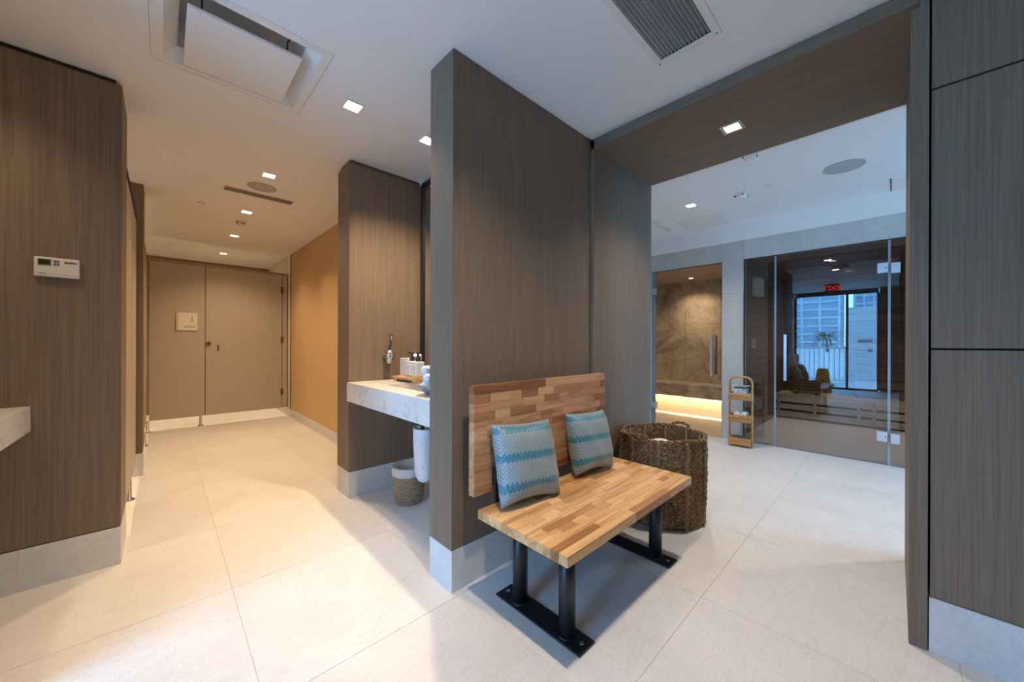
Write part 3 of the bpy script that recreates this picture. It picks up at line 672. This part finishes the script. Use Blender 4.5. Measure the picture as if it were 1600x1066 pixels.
# ------------------------------------------------------------------ sauna glass front and fittings
sg_ = thing('sauna_glass_front', 'smoked frameless glass front of the sauna with a hinged door', 'glass wall', (XS + .03, .1, 0))
for nm, y0, y1 in (('fixed_pane', .972, 1.280), ('door_pane', .045, .962), ('fixed_pane', -1.22, .035)):
    p = obj(nm, B(XS + .022, XS + .032, y0, y1, .012, 2.228), GL_SAUNA, sg_)
    for ye in ((y0, y1) if nm == 'door_pane' else ((y0,) if y0 > .5 else (y1,))): obj('pane_edge', B(XS + .021, XS + .033, ye - .004, ye + .004, .012, 2.228), mat('glass_edge_pale', (.30, .38, .43), .2), p)
    if nm == 'door_pane':
        pull(.862, .78, 1.306, p)
        for z in (1.955, .288): obj('hinge', B(XS - .004, XS + .05, .048, .125, z - .05, z + .05, bev=.003), STEEL, p); obj('hinge_screw', CY((XS - .006, .062, z), .006, .006, 'x', 10), BLACKP, p)
for z in (1.945, .28): obj('hinge', B(XS - .004, XS + .05, -.035, .030, z - .05, z + .05, bev=.003), STEEL, sg_)
obj('channel', B(XS + .014, XS + .04, -1.25, 1.283, 2.228, 2.2375), BLACKP, sg_); obj('channel', B(XS + .014, XS + .04, -1.25, 1.283, 0, .010), STEEL, sg_)
obj('side_seal', B(XS + .02, XS + .036, 1.2765, 1.283, .01, 2.228), BLACKP, sg_)
lb = thing('sauna_bench', 'pale slatted lower bench across the sauna', 'bench', (7.5, .04, 0))
for z0, z1 in ((.035, .122), (.152, .238), (.268, .375)): obj('front_board', B(7.28, 7.30, -1.28, 1.355, z0, z1, bev=.002), ABACHI, lb)
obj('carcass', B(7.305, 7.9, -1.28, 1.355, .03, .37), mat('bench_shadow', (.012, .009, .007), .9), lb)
for q in range(6): obj('seat_slat', B(7.285 + q * .1, 7.375 + q * .1, -1.28, 1.355, .375, .395, bev=.003), ABACHI, lb)
for y in (1.31, .85, .36, .20): obj('upright', B(7.274, 7.281, y - .018, y + .018, .03, .375), ABACHI, lb)
ub = thing('sauna_bench', 'dark upper bench at the right back of the sauna', 'bench', (7.85, -.4, 0))
for q in range(4): obj('seat_slat', B(7.62 + q * .11, 7.72 + q * .11, -1.28, .42, .80, .825, bev=.003), SAUNAY, ub)
for z in (.41, .54, .67): obj('front_board', B(7.62, 7.64, -1.28, .42, z, z + .11, bev=.003), SAUNAY, ub)
obj('side_board', B(7.64, 8.09, .40, .42, .396, .80), SAUNAW, ub)
hr = thing('sauna_headrest', 'slatted wooden headrest on the left of the lower sauna bench', 'headrest', (7.6, .98, .395))
for q in range(5): obj('slat', B(7.36 + q * .085, 7.43 + q * .085, .80, 1.16, .43 + q * .045, .45 + q * .045, bev=.003), SAUNAY, hr)
for y in (.84, 1.10): bm = bmesh.new(); prism(bm, [(7.36, .397), (7.78, .397), (7.78, .60), (7.36, .43)], 'y', y, y + .02); obj('side_rail', bm, SAUNAY, hr)
sl = thing('sauna_lamp', 'pale square wall lamp high on the left sauna wall', 'wall lamp', (5.95, 1.36, 1.97))
obj('shade', B(5.82, 6.10, 1.27, 1.35, 1.86, 2.10, bev=.006), mat('lamp_shade', (.85, .78, .68), .5), sl); obj('back_plate', B(5.80, 6.12, 1.35, 1.3595, 1.84, 2.12), BLACKP, sl)
tm = obj('thermometer', B(5.86, 5.98, 1.345, 1.3595, 1.14, 1.26, bev=.003), PLASTIC); tag(tm, 'small pale thermometer plate on the left sauna wall', 'thermometer'); obj('dial', CY((5.92, 1.344, 1.2), .035, .004, 'y', 20), KEYG, tm)
for k, (x, y) in enumerate(((6.4, .62), (7.3, .62))): downlight(x, y, 2.318, ['near dim downlight on the sauna ceiling', 'far dim downlight on the sauna ceiling'][k], 'sauna ceiling lights', 34, (1, .86, .72), LENS_W, .035, .012, STEEL)

# ------------------------------------------------------------------ bamboo rack and its contents
rk = thing('bamboo_rack', 'narrow three-tier bamboo rack with an arched top beside the sauna glass', 'rack', (4.92, 1.25, 0))
rx0, rx1, ry0, ry1 = 4.83, 5.0, 1.14, 1.36
bm = bmesh.new(); arch = [(4.915, ry0 - .006, .005), (4.915, ry0 - .006, .74)] + [(4.915, ry0 + .064 - .07 * math.cos(a), .74 + .07 * math.sin(a)) for a in [R(15 * i) for i in range(1, 7)]] + [(4.915, ry1 - .064 + .07 * math.sin(a), .74 + .07 * math.cos(a)) for a in [R(15 * i) for i in range(0, 6)]] + [(4.915, ry1 + .006, .74), (4.915, ry1 + .006, .005)]
tube(bm, arch, .011, 8, flat=1.9); obj('arch_frame', bm, BAMBOO, rk)
for z0 in (.025, .29, .545):
    t = obj('tier', B(rx0 + .008, rx1 - .008, ry0 + .008, ry1 - .008, z0, z0 + .008), BAMBOO, rk)
    for zz in (z0, z0 + .042):
        for a in ((rx0, rx0 + .008, ry0, ry1), (rx1 - .008, rx1, ry0, ry1), (rx0 + .008, rx1 - .008, ry0, ry0 + .008), (rx0 + .008, rx1 - .008, ry1 - .008, ry1)): obj('side_board', B(*a, zz, zz + .038, bev=.001), BAMBOO, t)
def leaves(bm, c, n, r, seed):
    rr = random.Random(seed)
    for k in range(n):
        a = k * 2.4; e = .25 + .9 * k / n; d = Vector((math.cos(a) * math.cos(e), math.sin(a) * math.cos(e), math.sin(e)))
        p = Vector(c); ln = r * (1 - .35 * k / n) * rr.uniform(.85, 1.1)
        tube(bm, [p + d * ln * t for t in (0, .35, .7, 1)], [.004, .0075, .006, .001], 6)
p1 = thing('marbled_planter', 'blue and white marbled planter box on the top tier of the bamboo rack', 'planter', (4.915, 1.25, .553))
obj('pot', B(4.865, 4.965, 1.185, 1.315, .553, .675, bev=.004), POT, p1); obj('stones', B(4.869, 4.961, 1.19, 1.31, .675, .683, bev=.003), SOIL, p1)
for i in range(4):
    bm = bmesh.new(); leaves(bm, (4.90, 1.205 + i * .03, .68), 9, .032, i); obj('succulent', bm, LEAF, p1)
for y, s_ in ((1.30, 1), (1.20, -1)):
    bm = bmesh.new(); tube(bm, [(4.90, y, .68), (4.90, y - .02 * s_, .705), (4.90, y - .045 * s_ * -1, .715)], .006, 6); obj('white_twig', bm, WHITE, p1)
rolls = []
for k, (y, z) in enumerate(((1.185, .325), (1.245, .325), (1.305, .325), (1.215, .375), (1.28, .375))):
    bm = bmesh.new(); lathe(bm, [(0, 0), (.006, .003), (.012, 0), (.018, .003), (.024, .0), (.0285, .006), (.0285, .142), (.022, .148), (0, .148)], seg=20)
    bmesh.ops.rotate(bm, verts=bm.verts[:], cent=(0, 0, 0), matrix=Matrix.Rotation(R(90), 3, 'Y')); bmesh.ops.translate(bm, vec=(4.84, y, z + .002), verts=bm.verts[:])
    o = obj('rolled_towel', bm, TOWEL); nm = ['right towel of the lower row', 'middle towel of the lower row', 'left towel of the lower row', 'right towel of the upper row', 'left towel of the upper row'][k]
    tag(o, 'rolled white face towel on the bamboo rack, ' + nm, 'towel', 'rolled towels on the bamboo rack')
p2 = thing('white_pot', 'white pot with green succulent on the bottom tier of the bamboo rack', 'plant', (4.91, 1.23, .033))
obj('pot', L([(0, 0), (.052, 0), (.06, .065), (.055, .065), (.05, .05), (0, .05)], c=(4.91, 1.235, .033)), POTW, p2)
bm = bmesh.new(); [leaves(bm, (4.91 + dx, 1.235 + dy, .088), 14, .05, 5 + i) for i, (dx, dy) in enumerate(((0, 0), (.02, .025), (-.02, -.02)))]; obj('foliage', bm, LEAF, p2)

# ------------------------------------------------------------------ ceiling things
A = 'square downlights over the corridor'
downlight(.82, 2.24, HC, 'largest square downlight, between the ceiling cassette and the brown fin', A, 62, WARM, LENS_W)
downlight(1.335, 2.255, HC, 'square downlight above the basin, half hidden by the brown divider', A, P_NICHE, WARM, LENS_W)
downlight(.65, 3.66, HC, 'square downlight next to the round corridor speaker', A, P_CORR, WARM, LENS_W)
downlight(.66, 4.86, HC, 'square corridor downlight between the slot vent and the smoke detector', A, P_CORR, WARM, LENS_W)
downlight(.69, 6.06, HC, 'square corridor downlight just short of the far partition', A, P_CORR, WARM, LENS_W)
downlight(.70, 7.4, HC, 'farthest corridor downlight, beyond the partition top', A, P_CORR * 2.2, WARM, LENS_W)
downlight(.82, .62, HC, 'square downlight over the floor in front of the bench, out of frame', 'front room downlights', P_FRONT, SOFT, LENS_N, ang=122)
downlight(-.95, 4.0, HC, 'square downlight inside the first stall, out of sight', 'stall lights', P_CORR * 1.6, WARM, LENS_W)
downlight(-.95, 5.9, HC, 'square downlight inside the second stall, out of sight', 'stall lights', P_CORR * 1.6, WARM, LENS_W)
downlight(-.75, 2.4, HC, 'square downlight over the left counter, out of frame', 'front room downlights', P_NICHE * .22, WARM, LENS_W)
downlight(2.55, .70, 2.54, 'square downlight with silver trim in the brown beam', None, P_PORTAL, NEUT, LENS_N, .040, .018, mat('silver_trim', (.55, .53, .50), .4, .4))
downlight(4.105, 1.52, HS, 'small square downlight on the blue-lit spa ceiling', 'spa ceiling lights', P_SPA, NEUT, LENS_N)
downlight(4.105, -.9, HS, 'small square downlight on the spa ceiling past the right jamb', 'spa ceiling lights', P_SPA, NEUT, LENS_N)

cs = thing('ceiling_cassette', 'square recessed ceiling access unit with a drop panel, top left', 'ceiling unit', (.28, 2.22, HC))
bm = slab_holes(-.045, .605, 1.90, 2.545, HC - .003, HC, [CASS]); obj('outer_frame', bm, WHITE, cs)
bm = bmesh.new()   # sloping cove
o4 = [(CASS[0], CASS[2]), (CASS[1], CASS[2]), (CASS[1], CASS[3]), (CASS[0], CASS[3])]; i4 = [(CASS[0] + .05, CASS[2] + .05), (CASS[1] - .05, CASS[2] + .05), (CASS[1] - .05, CASS[3] - .05), (CASS[0] + .05, CASS[3] - .05)]
vo = [bm.verts.new((x, y, HC)) for x, y in o4]; vi = [bm.verts.new((x, y, HC + .055)) for x, y in i4]; vt = [bm.verts.new((x, y, HC + .22)) for x, y in i4]
for q in range(4): bm.faces.new((vo[q], vo[(q + 1) % 4], vi[(q + 1) % 4], vi[q])); bm.faces.new((vi[q], vi[(q + 1) % 4], vt[(q + 1) % 4], vt[q]))
bm.faces.new(vt); obj('cove', bm, WHITE, cs)
obj('drop_panel', B(.072, .500, 2.035, 2.48, HC - .012, HC + .004, bev=.004), WHITE, cs)
for x in (.12, .44): bm = bmesh.new(); tube(bm, [(x, 2.07, HC), (x, 2.06, HC + .06), (x + .02, 2.02, HC + .08)], .004, 6); obj('hook', bm, BLACKP, cs)
bm = bmesh.new(); [box(bm, *a) for a in ((-.0455, -.0445, 1.90, 2.545, HC - .0034, HC), (.6045, .6055, 1.90, 2.545, HC - .0034, HC), (-.045, .605, 2.5445, 2.5455, HC - .0034, HC))]; obj('seam', bm, mat('seam_brown', (.2, .16, .12), .8), cs)

rv = thing('return_grille', 'white framed return air grille with grey louvers, top right of the ceiling', 'air grille', (1.52, .69, HC))
obj('frame', slab_holes(1.20, 1.825, .543, .838, HC - .006, HC, [VENT]), WHITE, rv)
bm = bmesh.new(); box(bm, VENT[0], VENT[1], VENT[2], VENT[3], HC + .10, HC + .105)
for a in ((VENT[0] - .003, VENT[0], VENT[2], VENT[3]), (VENT[1], VENT[1] + .003, VENT[2], VENT[3]), (VENT[0], VENT[1], VENT[2] - .003, VENT[2]), (VENT[0], VENT[1], VENT[3], VENT[3] + .003)): box(bm, *a, HC, HC + .1)
obj('box', bm, mat('grille_inside', (.06, .07, .08), .6), rv)
me1 = None
for q in range(14):
    y = VENT[2] + .010 + q * .0165
    if me1 is None:
        bm = bmesh.new(); box(bm, VENT[0] + .001, VENT[1] - .001, -.0011, .0011, -.009, .009); bmesh.ops.rotate(bm, verts=bm.verts[:], cent=(0, 0, 0), matrix=Matrix.Rotation(R(16), 3, 'X')); bmesh.ops.translate(bm, verts=bm.verts[:], vec=(0, y, HC + .006))
        o = obj('louver', bm, GREYM, rv, loc=(1.5, y, HC + .006)); me1 = o.data
    else: o = bpy.data.objects.new('louver', me1); C.objects.link(o); o.parent = rv; o.location = Vector((1.5, y, HC + .006)) - wloc(rv)
for x, y in ((1.807, .56), (1.807, .82)): obj('screw', CY((x, y, HC - .007), .004, .003, seg=10), KEYG, rv)

sv = thing('slot_vent', 'narrow linear air vent crossing the corridor ceiling', 'air vent', (.68, 4.23, HC))
obj('frame', slab_holes(.375, .965, 4.155, 4.30, HC - .004, HC, [SLOT]), WHITE, sv); obj('box', B(SLOT[0], SLOT[1], SLOT[2], SLOT[3], HC + .012, HC + .014), mat('slot_inside', (.12, .12, .12), .6), sv)
for q in range(7): obj('blade', B(SLOT[0], SLOT[1], SLOT[2] + .003 + q * .0155, SLOT[2] + .014 + q * .0155, HC - .001, HC + .010), mat('slot_blade', (.20, .195, .185), .5), sv)
def disc(name, x, y, z, r, m, label, cat, group=None, th=.004):
    t = thing(name, label, cat, (x, y, z), group)
    obj('grille' if 'speaker' in name else 'cover', CY((x, y, z - th / 2), r, th, seg=48), m, t)
    return t
disc('ceiling_speaker', .655, 3.985, HC, .112, GREYG, 'round grey speaker in the corridor ceiling', 'speaker')
disc('ceiling_speaker', 4.12, .30, HS, .135, mat('speaker_blue', (.44, .45, .46), .8), 'large round speaker in the spa ceiling', 'speaker')
disc('sprinkler_cover', .285, 4.865, HC, .034, WHITE, 'small round sprinkler cover left of the corridor lights', 'sprinkler', th=.01)
disc('sprinkler_cover', .085, 7.3, HC, .034, WHITE, 'small round sprinkler cover beyond the stall partition', 'sprinkler', th=.01)
disc('sprinkler_cover', 4.12, .81, HS, .040, WHITE, 'small round sprinkler cover on the spa ceiling', 'sprinkler', th=.01)
def smoke(x, y, z, label, r=.055):
    t = thing('smoke_detector', label, 'smoke detector', (x, y, z))
    obj('base', CY((x, y, z - .006), r, .012, seg=32), WHITE, t); obj('head', L([(0, -.042), (r * .6, -.042), (r * .75, -.03), (r * .8, -.012), (0, -.012)], c=(x, y, z)), WHITE, t)
    bm = bmesh.new()
    for a in range(4): b = a * math.pi / 2 + .5; cyl(bm, (x + r * .78 * math.cos(b), y + r * .78 * math.sin(b), z - .021), .010, .010, seg=8)
    obj('sensor_slots', bm, BLACKP, t); return t
smoke(.665, 5.31, HC, 'round smoke detector between two corridor downlights'); smoke(4.15, 1.06, HS, 'white smoke detector on the spa ceiling', .065); smoke(3.32, .79, HS, 'smoke detector peeking past the beam edge on the spa ceiling')
ap = thing('ceiling_hatch', 'flat square access panel in the spa ceiling', 'hatch', (4.82, 1.62, HS)); obj('frame', slab_holes(4.56, 5.08, 1.38, 1.87, HS - .003, HS, [(4.585, 5.055, 1.405, 1.845)]), WHITE, ap); obj('lid', B(4.588, 5.052, 1.408, 1.842, HS - .002, HS), WHITE, ap)
sd = thing('slot_diffuser', 'twin black slot diffuser at the left edge of the spa ceiling', 'air vent', (4.5, 2.06, HS)); obj('insert', B(4.24, 4.83, 2.02, 2.10, HS + .03, HS + .034), BLACKP, sd)
for y in (2.045, 2.09): obj('lip', B(4.24, 4.83, y, y + .006, HS - .002, HS), WHITE, sd)
vt2 = thing('ceiling_hatch', 'small ceiling hatch near the right jamb in the spa room', 'hatch', (4.92, -.04, HS)); obj('lid', B(4.72, 5.10, -.32, .02, HS - .003, HS), WHITE, vt2); obj('gap', B(4.72, 5.10, .026, .034, HS - .004, HS - .0005), DARK, vt2)

# ------------------------------------------------------------------ seen only in the sauna glass
ex = thing('exit_sign', 'red lettered exit sign hanging in front of the windows, seen reflected', 'sign', (-.7, 1.0, 2.5))
obj('plate', B(-.72, -.70, .87, 1.13, 2.38, 2.56, bev=.004), mat('exit_body', (.10, .03, .03), .4), ex); obj('mount', B(-.72, -.70, .95, 1.05, 2.56, HC), WHITE, ex)
text('lettering', 'EXIT', .15, REDLED, ex, (-.698, 1.0, 2.47), (R(90), 0, R(90)), bold=.004)
wf = thing('wet_floor_sign', 'yellow folding wet floor sign standing behind the camera, seen reflected', 'sign', (-1.13, 1.2, 0))
out = [(-.17, 0), (-.09, 0), (-.05, .07), (.05, .07), (.09, 0), (.17, 0), (.10, .58), (.08, .60), (-.08, .60), (-.10, .58)]
for s_, nm in ((1, 'front_panel'), (-1, 'rear_panel')):
    bm = bmesh.new(); prism(bm, [(a, b) for a, b in out], 'x', -.006, .006); hole = None
    bmesh.ops.rotate(bm, verts=bm.verts[:], cent=(0, 0, .6), matrix=Matrix.Rotation(R(-13 * s_), 3, 'Y')); bmesh.ops.translate(bm, vec=(-1.13, 1.2, .012), verts=bm.verts[:])
    o = obj(nm, bm, YELLOW, wf)
bm = bmesh.new(); prism(bm, [(-.035, .535), (.035, .535), (.03, .565), (-.03, .565)], 'x', .0065, .008); prism(bm, [(-.07, .25), (.07, .25), (0, .40)], 'x', .0065, .0075)
bmesh.ops.rotate(bm, verts=bm.verts[:], cent=(0, 0, .6), matrix=Matrix.Rotation(R(-13), 3, 'Y')); bmesh.ops.translate(bm, vec=(-1.13, 1.2, .012), verts=bm.verts[:])
obj('warning_triangle', bm, mat('sign_dark_print', (.25, .10, .02), .5), wf)
# outside: terrace, railing, towers, palms
DECK = mat('terrace_paving', (.5, .5, .48), .7); struct('ground', B(-260, -2.75, -120, 160, -.3, -.02), DECK); struct('ground', B(-2.7, 30, -60, -3.7, -.3, -.02), DECK)
rl = thing('terrace_railing', 'white metal terrace railing beyond the windows', 'railing', (-4.6, 3.0, 0))
RW = mat('rail_white', (.75, .77, .78), .4); obj('top_rail', B(-4.63, -4.57, 1.04, 7, 1.05, 1.09), RW, rl); obj('bottom_rail', B(-4.62, -4.58, 1.04, 7, .08, .11), RW, rl)
for q in range(50): obj('baluster', B(-4.61, -4.59, 1.04 + q * .12, 1.06 + q * .12, .11, 1.05), RW, rl)
tp = obj('privacy_screen', B(-6.05, -6.0, .38, 1.08, 0, 2.4), mat('panel_white', (.8, .8, .8), .4)); tag(tp, 'tall white screen panel outside the right window pane', 'screen')
for a in ((.50, .84, 1.26, 1.34), (.50, .60, .95, 1.05)): obj('small_plaque', B(-6.0, -5.99, *a), KEYG, tp)
def tower(x, y, wx, wy, h, label, nfl):
    t = thing('office_tower', label, 'building', (x, y, 0)); obj('body', B(x - wx / 2, x + wx / 2, y - wy / 2, y + wy / 2, -.02, h), mat('tower_glass', (.26, .40, .48), .3), t)
    for q in range(nfl): z = h * (q + .5) / nfl; obj('floor_slab', B(x + wx / 2, x + wx / 2 + .5, y - wy / 2, y + wy / 2, z, z + h / nfl * .22), mat('tower_white', (.75, .77, .8), .6), t)
    for q in range(9): yy = y - wy / 2 + wy * q / 8; obj('mullion', B(x + wx / 2, x + wx / 2 + .9, yy - .35, yy + .35, 0, h), mat('tower_white'), t)
tower(-190, 38, 20, 46, 110, 'pale glass tower across the water, left of the mullion', 34); tower(-230, 0, 20, 26, 120, 'darker office tower further right through the window', 34); tower(-150, 95, 20, 30, 60, 'lower tower at the far left of the window view', 18)
for k, (x, y) in enumerate(((-60, 3.2), (-66, 7.4), (-62, 11.8))):
    t = thing('palm_tree', ['right palm of the three beyond the railing', 'middle palm of the three beyond the railing', 'left palm of the three beyond the railing'][k], 'tree', (x, y, 0), 'palms beyond the terrace')
    bm = bmesh.new(); tube(bm, [(x, y, -.02), (x + .1, y + .1, 1.2), (x, y + .16, 2.3)], [.16, .12, .10], 8); obj('trunk', bm, mat('palm_bark', (.2, .15, .1), .9), t)
    for q in range(22):
        a = q * 2.4 + k; up = .2 + 1.3 * (q / 22); ln = 1.9
        bm = bmesh.new(); tube(bm, [(x + math.cos(a) * d, y + .16 + math.sin(a) * d, 2.3 + up * d - .55 * d * d) for d in (0, .5, 1.0, 1.5, ln)], [.05, .14, .17, .12, .02], 6, flat=.4); obj('frond', bm, mat('palm_green', (.10, .2, .14), .7), t)
